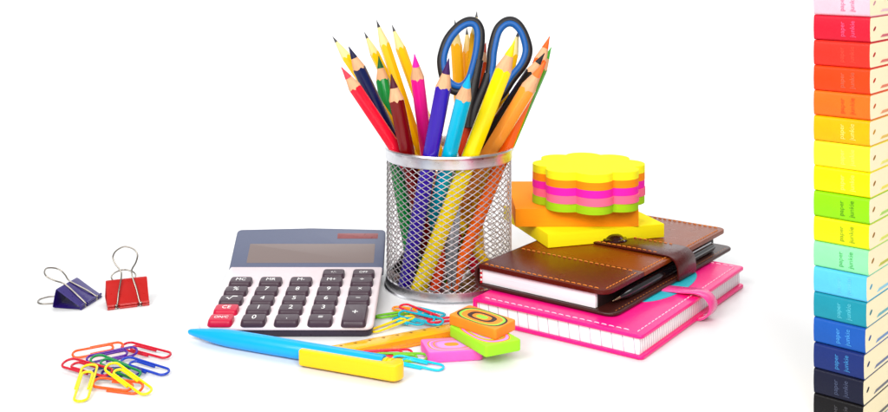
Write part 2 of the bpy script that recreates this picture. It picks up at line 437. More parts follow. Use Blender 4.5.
# ================================================================ calculator
PA, PB = .75, .045                       # keypad plane z = PA + PB*(Y - 69.2)
def onp(px, py, a=PA, b=PB):
    k = (py - YH) / F
    Y = (H - a + b * 69.2) / (k + b)
    return atY(px, py, Y)
M_body = mat('pearl_plastic', (238, 224, 228), rough=.34, var=.02)
M_base = mat('dark_plastic', (46, 38, 52), rough=.3, var=.06)
M_key = mat('charcoal_key', (66, 48, 60), rough=.34, var=.06, bump=.05)
M_keyred = mat('crimson_key', (196, 14, 60), rough=.34, var=.05)
M_hood = mat('smoked_plastic', (94, 100, 122), rough=.34, var=.03, spec=.22)
M_lcd = mat('display_glass', (124, 112, 110), rough=.3, var=.0, rvar=.0, spec=.25)
M_solar = mat('solar_cell', (136, 84, 86), rough=.3, spec=.25, var=.1)
XL, XR, YF = -15.55, -4.45, 69.15
calc = thing('calculator', 'desk calculator with dark keys, raised smoked display and red keys', 'calculator', (XL, YF, 0))
def side(profile, x0, x1, name, m, bev, parent=calc, rnd=0):   # profile in (Y, z), swept along X
    Mx = Matrix(((0, 0, 1, 0), (1, 0, 0, 0), (0, 1, 0, 0), (0, 0, 0, 1)))
    return MB().prism([(y - YF, z) for y, z in profile], x0 - XL, x1 - XL, bev, mat4=Mx).build(name, m, parent, sharp=40)
pz = lambda Y: PA + PB * (Y - 69.2)
sl = Matrix.Translation((0, 0, PA)) @ Matrix.Rotation(math.atan(PB), 4, 'X')   # frame of the keypad plane, origin front left
W_ = XR - XL
MB().prism(fillet([(0, 0), (W_, 0), (W_, 12.6), (0, 12.6)], [.7, .7, .2, .2]), -.34, 0, .16, mat4=sl).build('keypad_panel', M_body, calc)
MB().prism(fillet([(.06, .08), (W_ - .06, .08), (W_ - .06, 12.9), (.06, 12.9)], [.7, .7, .3, .3]), .02, .62, .1,
           mat4=Matrix(((1, 0, 0, 0), (0, 1, 0, 0), (0, PB, 1, 0), (0, 0, 0, 1)))).build('base_shell', M_base, calc)
kx = {0: (220.9, 241.4), 1: (253.2, 271.7), 2: (286.2, 302), 3: (318.8, 333), 4: (353, 362.9)}
ky = {5: 317.2, 4: 307.2, 3: 298.0, 2: 288.8, 1: 279.4, 0: 271.6}
legend = {(1,0):'MC',(1,1):'MR',(1,2):'M-',(1,3):'M+',(1,4):'\u00f7',(2,0):'%',(2,1):'7',(2,2):'8',(2,3):'9',(2,4):'\u00d7',
          (3,0):'\u221a',(3,1):'4',(3,2):'5',(3,3):'6',(3,4):'\u2212',(4,0):'CE',(4,1):'1',(4,2):'2',(4,3):'3',(5,0):'ON/C',(5,1):'0',(5,2):'.',(5,3):'=',(0,3):'+/-',(0,4):'OFF',(5,4):'+'}
cols = []
for c in range(5):
    a = onp(kx[c][0], 317.2, PA + .3).x; b = onp(kx[c][1], 279.4, PA + .3).x; cols.append((a + b) / 2)
rows = {r: onp(300, y, PA + .3).y for r, y in ky.items()}
for (r, c), body in legend.items():
    x = cols[c] - XL; y = (rows[r] - YF); d = .57; yc = y
    if (r, c) == (5, 4): d = .57 + (rows[4] - rows[5]) / 2; yc = (rows[4] + rows[5]) / 2 - YF
    kw, kh = .75, .33
    Mk = sl @ Matrix.Translation((x, yc, 0))
    ol = fillet([(-kw, -d), (kw, -d), (kw, d), (-kw, d)], .30)
    # tapered cap: larger foot, slightly smaller top
    kb = MB().prism(ol, -.1, kh, .09, seg=4)
    for i, v in enumerate(kb.v):
        q = max(0, v.z) / kh; f = 1.07 - .09 * q; kb.v[i] = Mk @ Vector((v.x * f, v.y * f - .10 * (1 - q), v.z - .03 * (1 - min(1, abs(v.x) / kw)) * (q > .9)))
    red = (r in (4, 5) and c == 0)
    ko = kb.build('key', M_keyred if red else M_key, calc, sharp=50)
    if red: ko['label'] = 'crimson key'
    sz = .62 if len(body) == 1 else (.5 if len(body) < 3 else .36)
    if body in '+' and r == 5: sz = .8
    if body == '\u221a':
        rt = MB(); q = [(-.34, -.02), (-.24, .04), (-.10, -.26), (.06, .28), (.38, .28)]
        for (ax_, ay_), (bx_, by_) in zip(q, q[1:]): rt.tube([Mk @ Vector((ax_, ay_ - .02, kh)), Mk @ Vector((bx_, by_ - .02, kh))], .032, n=6)
        rt.build('lettering', M_white, ko); continue
    text('lettering', body, sz * .98, M_white, ko, Mk @ Matrix.Translation((0, -.02 if r else -.14, kh + .003)) @ Matrix.Diagonal((1.0, 1.45, 1, 1)))
# raised display
P0 = Vector((XL, 79.75, 1.0)); P1 = Vector((XL, 83.3, 3.08))
hd = (P1 - P0); hl = hd.length
hb = Matrix((Vector((1, 0, 0)), hd.normalized(), Vector((1, 0, 0)).cross(hd.normalized()))).transposed().to_4x4()
hm = Matrix.Translation(P0 - Vector((XL, YF, 0))) @ hb
ol = fillet([(-.05, 0), (W_ + .05, 0), (W_ + .05, hl - .12), (W_ * .5, hl + .06), (-.05, hl - .12)], [.12, .12, .4, 8, .4])
MB().prism(ol, -.5, .12, .1, mat4=hm).build('display_hood', M_hood, calc)
MB().prism([(.25, .1), (W_ - .25, .1), (W_ - .25, hl - .5), (.25, hl - .5)], -2.0, -.5, .05, mat4=hm).build('display_back', M_base, calc)
def on_hood(px, py):
    n = hb.to_3x3() @ Vector((0, 0, 1)); d = Vector(((px - XC) / F, 1, -(py - YH) / F)); o = Vector((0, 0, H))
    p0 = P0 + n * .12; t = (p0 - o).dot(n) / d.dot(n); p = o + d * t; q = hb.to_3x3().transposed() @ (p - P0); return q.x, q.y
def hood_panel(c, name, m, z):
    a = [on_hood(*p) for p in c]
    x0 = (a[0][0] + a[3][0]) / 2; x1 = (a[1][0] + a[2][0]) / 2; y1 = (a[0][1] + a[1][1]) / 2; y0 = (a[2][1] + a[3][1]) / 2
    return MB().prism(fillet([(x0, y0), (x1, y0), (x1, y1), (x0, y1)], .06), z - .03, z, .01, mat4=hm).build(name, m, calc)
hood_panel([(250, 244.6), (376, 243.2), (373, 262.5), (246.5, 263.4)], 'display_screen', M_lcd, .135)
hood_panel([(337.8, 233.4), (378, 233.4), (378, 238.6), (337.2, 238.6)], 'solar_cell', M_solar, .135)

# ================================================================ sky-blue ballpoint with yellow clip
M_pblue = mat('sky_blue_plastic', (0, 166, 240), rough=.36, var=.02, coat=.15)
M_pyel = mat('yellow_plastic', (255, 200, 0), rough=.36, var=.02, coat=.15)
A0 = at(188.5, 333, .42); A1 = at(384, 366, .52)
ax = (A1 - A0).normalized()
pen = thing('ballpoint_pen', 'sky blue ballpoint pen with long yellow clip lying in front', 'pen', (A0.x, A0.y, 0), basis=basis(ax, z=(0, 0, 1)))
LP = (A1 - A0).length; z0 = .52
Rx = Matrix(((0, 0, 1, 0), (0, 1, 0, 0), (-1, 0, 0, z0), (0, 0, 0, 1)))
MB().lathe([(.02, 0), (.11, .03), (.17, .14), (.235, .5), (.44, 2.0), (.51, 2.9), (.53, 4.2), (.52, LP - .05), (.49, LP), (.4, LP)], n=64, mat4=Rx).build('barrel', M_pblue, pen)
MB().lathe([(.36, LP - .3), (.36, LP + .1), (.42, LP + .12), (.42, LP + .25), (.36, LP + .27), (.36, LP + .4), (.42, LP + .42), (.42, LP + .56), (.36, LP + .58), (.36, LP + .8)], n=48, mat4=Rx).build('collar', M_pyel, pen)
# the clip: flat bar on the camera side of the barrel that wraps round the end
cl0 = LP - 5.1
ol = fillet([(cl0, -.55), (LP + 1.25, -.55), (LP + 1.5, .1), (LP + 1.2, .66), (LP + .75, .66), (LP + .62, .05), (LP - .2, -.08), (cl0, -.08)], [.25, 1.2, .6, .4, .25, .4, .3, .15], n=8)
Mc = Matrix(((1, 0, 0, 0), (0, 1, 0, -.55), (0, 0, 1, .06), (0, 0, 0, 1)))
MB().prism(ol, 0, .92, .30, seg=6, mat4=Mc, ang=40).build('clip', M_pyel, pen, sharp=60)

# ================================================================ ruler
M_rul = mat('amber_acrylic', (255, 190, 0), rough=.16, trans=.12, var=.05, scale=25, coat=.1, spec=.25)
M_tick = mat('ruler_ink', (120, 62, 8), rough=.6)
rd = Vector((.883, .469, 0))
rul = thing('ruler', 'short amber transparent plastic ruler lying between pen and paper clips', 'ruler', (-6.9, 67.2, 0), basis=basis(rd, z=(0, 0, 1)))
RW, RL = 2.05, 8.9
Mr = Matrix(((0, 0, 1, 0), (1, 0, 0, 0), (0, 1, 0, 0), (0, 0, 0, 1)))
MB().prism([(-1.36, .03), (0, .03), (0, .22), (-.2, .27), (-1.36, .27)], 0, RL, .02, mat4=Mr).build('blade', M_rul, rul)
MB().prism([(-RW, .03), (-1.362, .03), (-1.362, .27), (-RW, .10)], 0.01, RL - .01, .02, mat4=Mr).build('bevelled_edge', mat('refraction_tint_acrylic', (252, 146, 4), rough=.16, trans=.12, var=.08, scale=30, coat=.1, spec=.25), rul)  # orange base colour stands in for light refracted in the amber bevel
tk = MB()
for i in range(int(RL * 10) - 2):
    x = .3 + i * .1; l = .42 if i % 10 == 0 else (.32 if i % 5 == 0 else .2)
    k = .17 / .7
    tk.add([(x - .012, -RW + .05, .104 + .05 * k), (x + .012, -RW + .05, .104 + .05 * k), (x + .012, -RW + .05 + l, .104 + (.05 + l) * k), (x - .012, -RW + .05 + l, .104 + (.05 + l) * k)], [(0, 1, 2, 3)])
for i in range(9):
    x = .5 + i * .95
    tk.box(x - .13, x + .13, -.42, -.36, .268, .274); tk.box(x - .03, x + .03, -.52, -.30, .268, .275)
tk.build('markings', M_tick, rul)

# ================================================================ three erasers
def eraser(label, FL, FR_, BR, h, side_m, stops, nm):
    FL, FR_, BR = Vector(FL), Vector(FR_), Vector(BR)
    e1 = FR_ - FL; e2 = BR - FR_
    B_ = basis(e1, y=e2); inv = B_.transposed()
    l1 = e1.length; q = inv @ e2; sk = math.atan2(q.y, q.x); l2 = e2.length
    c = FL + (e1 + e2) / 2
    t = thing('eraser', label, 'eraser', c, basis=B_, group='patterned slab erasers')
    pl = [(-l1 / 2 - q.x / 2, -q.y / 2), (l1 / 2 - q.x / 2, -q.y / 2), (l1 / 2 + q.x / 2, q.y / 2), (-l1 / 2 + q.x / 2, q.y / 2)]
    m = mat(nm, side_m, rough=.55, var=.03, sss=.1)
    ps = MB().prism(fillet(pl, .22), 0, h, .07, seg=3, top_mi=1)
    o = ps.build('rubber_block', [m, ring_mat(nm + '_rings', l1, l2, sk, stops)], t, sharp=40)
    return t
OG, GN, BK, PK, LI = (255, 148, 44), (150, 226, 74), (58, 40, 36), (255, 120, 196), (236, 150, 236)
eraser('pink slab eraser with orange ring swirls, lowest of the three', (-.91, 64.9, .02), (2.35, 65.4, .02), (1.8, 67.6, .02), .64, (255, 92, 190),
       [(0, OG), (.26, LI), (.52, PK), (.60, OG), (.66, PK), (.74, LI), (.80, OG), (.86, PK)], 'pink_rubber')
eraser('lime green slab eraser resting across the pink one under the orange one', (.3, 67.6, .675), (2.42, 64.05, .675), (4.6, 65.15, .675), .67, (158, 232, 34),
       [(0, OG), (.2, GN), (.45, LI), (.58, GN), (.66, OG), (.74, LI), (.84, OG), (.90, (158, 232, 34))], 'lime_rubber')
eraser('orange slab eraser with dark and green rings, topmost of the three', (.28, 67.7, 1.355), (3.05, 64.95, 1.355), (4.38, 66.75, 1.355), .62, (255, 138, 30),
       [(0, GN), (.22, OG), (.36, BK), (.54, OG), (.76, GN), (.85, BK), (.93, OG)], 'orange_rubber')

# ================================================================ pink notebook
PKV = (250, 14, 128)
M_pk = mat('pink_leatherette', PKV, rough=.32, var=.03, bump=.12, bscale=1500, coat=.15)
M_thread_w = mat('pale_thread', (255, 205, 225), rough=.8)
yw = math.radians(-35.3)
PO = Vector((1.97, 72.2, 0))
note = thing('notebook', 'hot pink notebook lying under the brown leather planner', 'notebook', PO, yaw=yw)
PW, PD = 12.0, 17.1
def cover_outline(w, d): return fillet([(0, 0), (w, 0), (w, d), (0, d)], [.1, .35, .35, .1])
nb = MB()
nb.prism(cover_outline(PW, PD), 0.02, .24, .08, seg=4); nb.prism(cover_outline(PW, PD), 1.26, 1.5, .09, seg=4)
nb.prism([(-.12, .0), (.12, .0), (.12, PD), (-.12, PD)], .03, 1.49, .08)
nb.build('cover', M_pk, note)
M_pg = page_mat('ruled_paper', (250, 246, 248), axis_lines=[(0, .74), (1, .31)], layers=.35, dark=.75, tint=(170, 158, 178))
MB().box(.1, PW - .3, .22, PD - .22, .24, 1.26, .02).build('page_block', M_pg, note)
st = MB()
def stitch(st, a, b, z, step=.42, ln=.27, r=.035):
    a = Vector((a[0], a[1], z)); b = Vector((b[0], b[1], z)); d = (b - a); n = int(d.length / step); d.normalize()
    for i in range(n):
        p = a + d * (i * step + .05)
        st.tube([p - Vector((0, 0, r * .8)), p + d * ln * .2 + Vector((0, 0, r * .2)), p + d * ln * .8 + Vector((0, 0, r * .2)), p + d * ln - Vector((0, 0, r * .8))], r, n=5)
for a, b in (((.5, .5), (PW - .55, .5)), ((PW - .55, .5), (PW - .55, PD - .5)), ((PW - .55, PD - .5), (.5, PD - .5))): stitch(st, a, b, 1.505, step=.5, ln=.34)
st.build('stitching', M_thread_w, note)
# elastic strap bulging round the fore-edge
M_strap = mat('pink_strap', (250, 70, 150), rough=.28, var=.08, scale=150, coat=.3)
ys = 9.0
path = spline([(PW - 2.6, ys, 1.54), (PW - 1.2, ys, 1.66), (PW - .1, ys, 1.78), (PW + .55, ys, 1.55), (PW + .85, ys, 1.0), (PW + .6, ys, .42), (PW + .1, ys, .10), (PW - .5, ys, .015)], 6)
sp_ = MB().ribbon(path[:-2], .62, .13, (0, 1, 0)).build('strap', M_strap, note, sharp=50)
st = MB()
for off in (-.42, .42):
    for i in range(2, len(path) - 6, 1):
        a, b = path[i], path[i + 1]; n = Vector((0, 1, 0)).cross((b - a).normalized()) * -.075
        if (b - a).length > .05: st.tube([a.lerp(b, .1) - n * -1 + Vector((0, off, 0)), a.lerp(b, .8) + n + Vector((0, off, 0))] if False else [a.lerp(b, .1) + Vector((0, off, 0)) - n, a.lerp(b, .8) + Vector((0, off, 0)) - n], .022, n=5)
st.build('stitching', M_thread_w, sp_)
M_teal = mat('teal_card', (28, 168, 184), rough=.45, var=.04)
ell = [(9.1 + 1.5 * math.cos(a), 9.8 + 4.2 * math.sin(a)) for a in [2 * PI * i / 48 for i in range(48)]]
MB().prism(ell, 1.505, 1.53, .008).build('closure_tab', M_teal, note)

# ================================================================ brown leather planner
M_dk = mat('dark_brown_leather', (84, 10, 3), rough=.24, var=.09, scale=55, bump=.3, bscale=1100, spec=.24)
M_tan = mat('tan_leather', (130, 56, 6), rough=.28, var=.09, scale=45, bump=.3, bscale=1100, spec=.24)
M_in = mat('dark_lining', (34, 18, 18), rough=.5, var=.1)
M_bot = mat('espresso_leather', (62, 24, 20), rough=.34, var=.14, bump=.3, bscale=1100, coat=.05)
M_thr = mat('tan_thread', (222, 130, 48), rough=.8)
LO = Vector((2.08, 74.61, 1.53)); lyaw = math.radians(-36.87)
pl = thing('planner', 'brown leather planner with snap strap on top of the pink notebook', 'planner', LO, yaw=lyaw)
LW, LD, LT = 10.08, 19.0, 1.54
band = 5.2
MB().prism(fillet([(.35, 0), (LW, 0), (LW, band), (.35, band)], [0, 1.0, .05, 0]), LT - .30, LT, .14, seg=5).build('front_band', M_dk, pl)
MB().prism(fillet([(.35, band + .004), (LW, band + .004), (LW, LD), (.35, LD)], [0, .05, .8, 0]), LT - .305, LT - .02, .12, seg=5).build('top_cover', M_tan, pl)
MB().prism(fillet([(.35, -.05), (LW + .55, -.05), (LW + .55, LD), (.35, LD)], [0, .9, .8, 0]), 0, .24, .11, seg=4).build('bottom_cover', M_bot, pl)
sp = []
for i in range(13):
    a = PI / 2 + PI * i / 12; sp.append((.36 + .42 * math.cos(a) * .9, LT / 2 + LT / 2 * math.sin(a)))
inn = [(.36 + (x - .36) * .6, LT / 2 + (z - LT / 2) * .72) for x, z in sp][::-1]
Ms = Matrix(((1, 0, 0, 0), (0, 0, 1, 0), (0, 1, 0, 0), (0, 0, 0, 1)))
MB().prism(sp + inn, 0, LD, 0.02, mat4=Ms).build('spine', M_bot, pl)
M_pg2 = page_mat('white_paper', (246, 246, 250), layers=.55, tint=(150, 152, 170))
MB().box(.42, LW - .95, .25, LD - .3, .25, LT - .31, .03).build('page_block', M_pg2, pl)
MB().box(LW - .92, LW - .88, .5, LD - .5, .22, LT - .24).build('lining', M_in, pl)
hbm = MB()
for i in range(7):
    z = .26 + i * .148
    hbm.tube([(.36, .2, z), (.47, .14, z + .06), (.47, .14, z + .13), (.36, .2, z + .13)], .06, n=8, mi=i % 2)
hbm.build('headband', [mat('red_thread', (216, 20, 36), rough=.7), mat('white_thread', (246, 236, 236), rough=.7)], pl)
st = MB()
stitch(st, (.6, .32), (LW - .55, .32), LT + .01); stitch(st, (LW - .34, .55), (LW - .34, band - .1), LT + .01)
stitch(st, (.6, band - .3), (LW - .3, band - .3), LT + .01)
stitch(st, (LW - .34, band + .3), (LW - .34, LD - .5), LT - .01); stitch(st, (LW - .6, LD - .34), (.6, LD - .34), LT - .01)
st.build('stitching', M_thr, pl)
st = MB(); stitch(st, (LW + .25, .6), (LW + .25, LD - .6), .21); st.build('stitching', M_thr, pl)
# snap strap
yst = 10.45; xa = 3.0
rise = .09
path = [(xa + .02, yst, LT + .09), (xa + .12, yst, LT + .09), (xa + .3, yst, LT + .09), (xa + .55, yst, LT + .09), (xa + .9, yst, LT + .09), (xa + 1.3, yst, LT + .09)]
hw = [.28, .70, 1.0, 1.25, 1.4, 1.45]
tail = spline([(xa + 1.3, yst, LT + .09), (xa + 3, yst, LT + .10), (LW - .6, yst, LT + .13), (LW + .12, yst, LT + .02), (LW + .5, yst, LT - .38), (LW + .62, yst, .55), (LW + .62, yst, .1)], 7)[1:]
path += tail; hw += [1.45] * len(tail)
sp_ = MB().ribbon(path, hw, .16, (0, 1, 0)).build('snap_strap', mat('oxblood_leather', (74, 14, 12), rough=.27, var=.16, scale=80, bump=.3, bscale=1100, coat=.08), pl, sharp=50)
st = MB()
for off in (-1.26, 1.26): stitch(st, (xa + .9, yst + off), (LW - .7, yst + off), LT + .20, step=.4)
for i in range(7):
    a = PI / 2 + PI * (i + .5) / 7; c = Vector((xa + 1.1, yst, LT + .175)); r = 1.2
    st.tube([c + Vector((r * .85 * math.cos(a - .1), r * math.sin(a - .1), 0)), c + Vector((r * .85 * math.cos(a + .1), r * math.sin(a + .1), 0))], .035, n=5)
for i in range(len(path) - 20, len(path) - 3, 2):
    for off in (-1.26, 1.26):
        a, b = Vector(path[i]), Vector(path[i + 1]); n = Vector((0, 1, 0)).cross((b - a).normalized()) * .085
        st.tube([a + n + Vector((0, off, 0)), b + n + Vector((0, off, 0))], .035, n=5)
st.build('stitching', M_thr, sp_)
sb = MB().lathe([(.01, .0), (.94, .0), (.96, .07), (.88, .14), (.70, .15), (.66, .2), (.5, .33), (.28, .40), (.01, .42)], n=48, mat4=Matrix.Translation((xa + 2.05, yst, LT + .17)))
sb.build('snap_button', mat('snap_cap', (46, 10, 12), rough=.12, coat=.8, var=.05), sp_)
# black pen lodged along the fore-edge
pd = Matrix.Rotation(lyaw, 3, 'Z')
bp0 = LO + pd @ Vector((LW - .3, 1.3, .56))
bpen = thing('ballpoint_pen', 'black pen tucked inside the brown planner beside its pages', 'pen', bp0, basis=basis(pd @ Vector((0, 1, 0)), z=(0, 0, 1)))
Rp = Matrix(((0, 0, 1, 0), (0, 1, 0, 0), (-1, 0, 0, 0), (0, 0, 0, 1)))
M_bp = mat('glossy_black', (20, 16, 20), rough=.14, coat=.6)
MB().lathe([(.12, .9), (.28, 1.8), (.33, 3), (.33, 15.2), (.26, 15.6), (.01, 15.7)], n=32, mat4=Rp).build('barrel', M_bp, bpen)
MB().lathe([(.01, 0), (.05, .05), (.06, .3), (.13, .9)], n=24, mat4=Rp).build('metal_tip', mat('brass_tip', (170, 150, 120), rough=.25, metal=1), bpen)
MB().box(9.5, 15.3, -.09, .09, .32, .42, .03).build('clip', M_silver, bpen)

# ================================================================ sticky note pads
def note_mat(nm, rgb): return page_mat(nm, rgb, layers=.5, tint=tuple(int(c * .84) for c in rgb))
zt = LO.z + LT
c0 = at(548, 248, zt + .015)
yp = thing('sticky_pad', 'square lemon yellow sticky pad lying on the brown planner', 'sticky pad', c0, yaw=math.radians(18), group='sticky note pads in a pile')
MB().box(0, 9.3, 0, 8.8, 0, .98, .015).build('paper_block', note_mat('yellow_paper', (255, 238, 10)), yp)
op = thing('sticky_pad', 'square orange sticky pad between the yellow and flower pads', 'sticky pad', at(515.5, 226.8, zt + 1.005), yaw=math.radians(0.5), group='sticky note pads in a pile')
MB().box(0, 9.0, 0, 9.2, 0, 1.30, .015).build('paper_block', note_mat('orange_paper', (255, 150, 12)), op)
fz = zt + 2.33
fp = thing('sticky_pad', 'flower shaped sticky pad in five coloured layers, topmost of the pile', 'sticky pad', Vector(((589 - XC) * (at(589, 215.6, fz).y + 4.2) / F, at(589, 215.6, fz).y + 4.2, fz)), group='sticky note pads in a pile')
def flower(R0=4.2, n=8):
    out = []
    rl = R0 * math.sin(PI / n) / (1 + math.sin(PI / n)) * 1.22; cr = R0 - rl
    for i in range(n):
        a = -PI / 2 + 2 * PI * i / n; half = 1.62
        # arc of this lobe between its two notches
        th = math.asin(min(1, cr * math.sin(PI / n) / rl))
        sp0 = PI - (PI / n) - th if False else None
        # angle (about the lobe centre) at which it meets the neighbour's circle on the bisector
        d = cr * math.sin(PI / n); e = cr * math.cos(PI / n); k = math.sqrt(max(0, rl * rl - d * d))
        px, py = (e + k) * math.cos(PI / n) - cr, (e + k) * math.sin(PI / n)
        ph = math.atan2(py, px)
        for j in range(11):
            b = -ph + 2 * ph * j / 11
            out.append((cr * math.cos(a) + rl * math.cos(a + b), cr * math.sin(a) + rl * math.sin(a + b)))
    return out
FLW = flower()
zz = 0
for nm, rgb, hh in (('lime_layer', (166, 214, 20), .60), ('pink_layer', (255, 112, 150), .58), ('magenta_layer', (250, 32, 182), .56), ('orange_layer', (255, 146, 10), .56), ('yellow_layer', (255, 248, 30), .58)):
    j = .09 * (random.random() - .5)
    MB().prism([(x + j, y - j) for x, y in FLW], zz, zz + hh - .004, .008, seg=1).build('paper_layer', note_mat(nm, rgb), fp)['label'] = nm.replace('_', ' ')
    zz += hh

# ================================================================ paper clips
CLIPCOL = {}
def clip_mat(nm, rgb):
    if nm not in CLIPCOL: CLIPCOL[nm] = mat('vinyl_' + nm, rgb, rough=.26, coat=.2, var=.03)
    return CLIPCOL[nm]
def arc(cx, cy, r, a0, a1, n=9): return [(cx + r * math.cos(a0 + (a1 - a0) * i / n), cy + r * math.sin(a0 + (a1 - a0) * i / n)) for i in range(n + 1)]
def paper_clip(label, colname, rgb, a, b, za, zb, width=.78, roll=0.0, r=.072, flip=False, group='coloured paper clips'):
    """a, b: the two outer ends; za, zb: their heights; roll tips the loop about its length"""
    A = at(a[0], a[1], za); B = at(b[0], b[1], zb); e = B - A; L = e.length
    t = thing('paper_clip', label, 'paper clip', (A.x, A.y, za), basis=basis(e, z=(0, 0, 1)) @ Matrix.Rotation(roll, 3, 'X'), group=group)
    w = width; h = w / 2; s = -1 if flip else 1
    r2 = w * .43; r3 = w * .34
    y2 = -h + 2 * r2; y3 = y2 - 2 * r3
    P = [(L * .36, h)] + arc(L - h, 0, h, PI / 2, -PI / 2) + arc(r2, -h + r2, r2, -PI / 2, -1.5 * PI) + arc(L * .80 - r3, y2 - r3, r3, PI / 2, -PI / 2) + [(L * .34, y3)]
    pts = []
    n = len(P)
    for i, (x, y) in enumerate(P):
        pts.append((x, s * y, .5 * r * math.sin(PI * i / n) * 1.2))
    # split the straights so the wire stays round
    MB().tube(pts, r, n=10).build('bent_wire', clip_mat(colname, rgb), t, sharp=60)
    return t
gl = 'heap of coloured paper clips below the binder clips'
RD, OR2, YL, GR, BL, PU, DB = (196, 16, 44), (244, 88, 22), (238, 222, 10), (0, 128, 62), (22, 58, 176), (78, 22, 140), (34, 28, 120)
paper_clip('orange red paper clip lying along the far edge of the heap', 'red_orange', OR2, (72.5, 355), (123, 345.5), .22, .34, .72, .38, group=gl)
paper_clip('crimson paper clip at the heap edge beyond the blue one', 'crimson', RD, (168.8, 357), (123.5, 345), .16, .34, .80, -.15, group=gl)
paper_clip('purple paper clip crossing under the green one', 'purple', PU, (87, 361), (137, 350.5), .30, .52, .72, .36, flip=True, group=gl)
paper_clip('green paper clip slanting across the middle of the heap', 'green', GR, (139.5, 376), (93, 357.5), .22, .62, .85, -.2, flip=True, group=gl)
paper_clip('bright blue paper clip sticking out beside the crimson one', 'blue', BL, (167, 374), (122.5, 360), .10, .36, .82, -.15, group=gl)
paper_clip('crimson paper clip laid over the upright yellow one', 'crimson', RD, (109.5, 374.5), (65, 362), .40, .34, .85, -.22, group=gl)
paper_clip('yellow paper clip pointing away from the heap beneath a crimson one', 'yellow', YL, (79, 402), (90.5, 365), .07, .55, .85, .0, group=gl)
paper_clip('dark indigo paper clip buried under the green one', 'indigo', DB, (140.5, 373), (92.5, 373), .20, .24, .80, -.25, group=gl)
paper_clip('orange red paper clip at the near edge under a yellow one', 'red_orange', OR2, (93.5, 383), (142, 389), .22, .2, .85, .34, flip=True, group=gl)
paper_clip('yellow paper clip lying slanted on top of the heap', 'yellow', YL, (148, 394), (108.5, 365), .12, .85, .80, -.2, group=gl)
g2 = 'coloured paper clips scattered round the ruler'
RED, CY, LG, YE, ORA = (226, 18, 56), (0, 172, 196), (112, 190, 30), (248, 208, 0), (255, 148, 10)
paper_clip('green paper clip touching the pen cup shadow beside the calculator', 'light_green', LG, (376, 317.5), (410, 312), .08, .12, .85, -.1, group=g2)
paper_clip('yellow paper clip lying between the calculator and the ruler', 'warm_yellow', YE, (371.5, 332), (413, 316.5), .07, .30, .85, -.1, group=g2)
paper_clip('orange paper clip under the red one near the pen cup', 'orange', ORA, (393, 308.5), (424, 313.5), .12, .14, .80, 0, flip=True, group=g2)
paper_clip('red paper clip on top of the little pile by the cup', 'red', RED, (402.5, 305.5), (437, 319), .22, .34, .80, .1, group=g2)
paper_clip('teal paper clip tipped on edge across the little pile by the cup', 'cyan', CY, (400, 313), (442.5, 323), .40, .38, .62, .45, group=g2)
paper_clip('teal paper clip whose loop shows behind the red one', 'cyan', CY, (443.5, 316.5), (412, 309), .12, .15, .80, 0, group=g2)
paper_clip('teal paper clip lying lowest between yellow clip and ruler', 'cyan', CY, (422, 325), (395, 318.5), .34, .10, .75, 0, group=g2)
paper_clip('red paper clip half hidden behind the orange eraser', 'red', RED, (428, 322), (462, 318), .36, .10, .75, 0, group=g2)
paper_clip('red paper clip between the pen and the ruler edge', 'red', RED, (361, 354.5), (412, 353), .14, .18, .80, .2, group=g2)
paper_clip('green paper clip next to the red one behind the pen end', 'light_green', LG, (375.5, 357.5), (427, 357.5), .18, .16, .80, .15, flip=True, group=g2)
paper_clip('turquoise paper clip nearest the front beside the pink eraser', 'cyan_bright', (0, 196, 226), (442.5, 369.5), (393, 358.5), .07, .16, .85, -.1, group=g2)

# ================================================================ binder clips
def binder_clip(label, rgb, jaw, z, axis, back, W, tri, h_up, h_lo, hl, nm):
    """axis: along the jaws; back: from jaws to spine on the table; tri = (lower spine point, upper spine point) as (back, up)"""
    axis = Vector(axis).normalized(); back = Vector(back).normalized()
    J = at(jaw[0], jaw[1], z)
    B_ = Matrix((back, axis, Vector((0, 0, 1)))).transposed()
    t = thing('binder_clip', label, 'binder clip', (J.x, J.y, 0), basis=basis(back, z=(0, 0, 1)), group='coloured binder clips')
    m = mat('enamel_' + nm, rgb, rough=.3, coat=.4, var=.04)
    (bx, bz), (tx, tz) = tri
    o = Vector((0, 0, .16))
    p = [Vector((.04, 0, .22)), Vector((.5 * tx, 0, .22 + .46 * (tz - .2))), Vector((tx - .06, 0, tz - .05)), Vector((tx + .05, 0, tz)), Vector((tx + .14, 0, tz - .06)),
         Vector((bx + .06, 0, bz + .12)), Vector((bx, 0, bz + .02)), Vector((bx - .12, 0, bz)), Vector((.5 * bx, 0, .04 + .5 * bz)), Vector((.04, 0, .10))]
    mb = MB().ribbon(spline(p, 5), W / 2, .055, (0, 1, 0))
    g = .17
    for zc, xo in ((.25, 0), (.07, 0)):          # curled jaw lips, with gaps where the wire feet sit
        for y0, y1 in ((-W / 2, -W * .27 - g), (-W * .27 + g, W * .27 - g), (W * .27 + g, W / 2)):
            mb.tube([(xo, y0, zc), (xo, y1, zc)], .085, n=12)
    mb.build('spring_body', m, t, sharp=50)
    for ang, zc, off in ((h_up, .27, .07), (h_lo, .07, -.03)):
        ca, sa = math.cos(ang), math.sin(ang); k = hl / 4.2
        sh = [(.02, .27 * W), (.9 * k, .215 * W), (1.9 * k, .135 * W), (2.4 * k, .135 * W), (2.95 * k, .25 * W), (3.5 * k, .30 * W), (3.95 * k, .21 * W), (4.2 * k, 0)]
        full = [(s, y) for s, y in sh] + [(s, -y) for s, y in sh[::-1][1:]]
        pts = [(s * ca - off * sa * min(1, s / .5), y, zc + s * sa + off * ca * min(1, s / .5)) for s, y in full]
        pts = [(pts[0][0] - .02, pts[0][1] + .12, pts[0][2])] + pts + [(pts[-1][0] - .02, pts[-1][1] - .12, pts[-1][2])]
        MB().tube(spline(pts, 6), .058, n=10).build('wire_handle', M_chrome, t, sharp=60)
    return t
ya = math.radians(22)
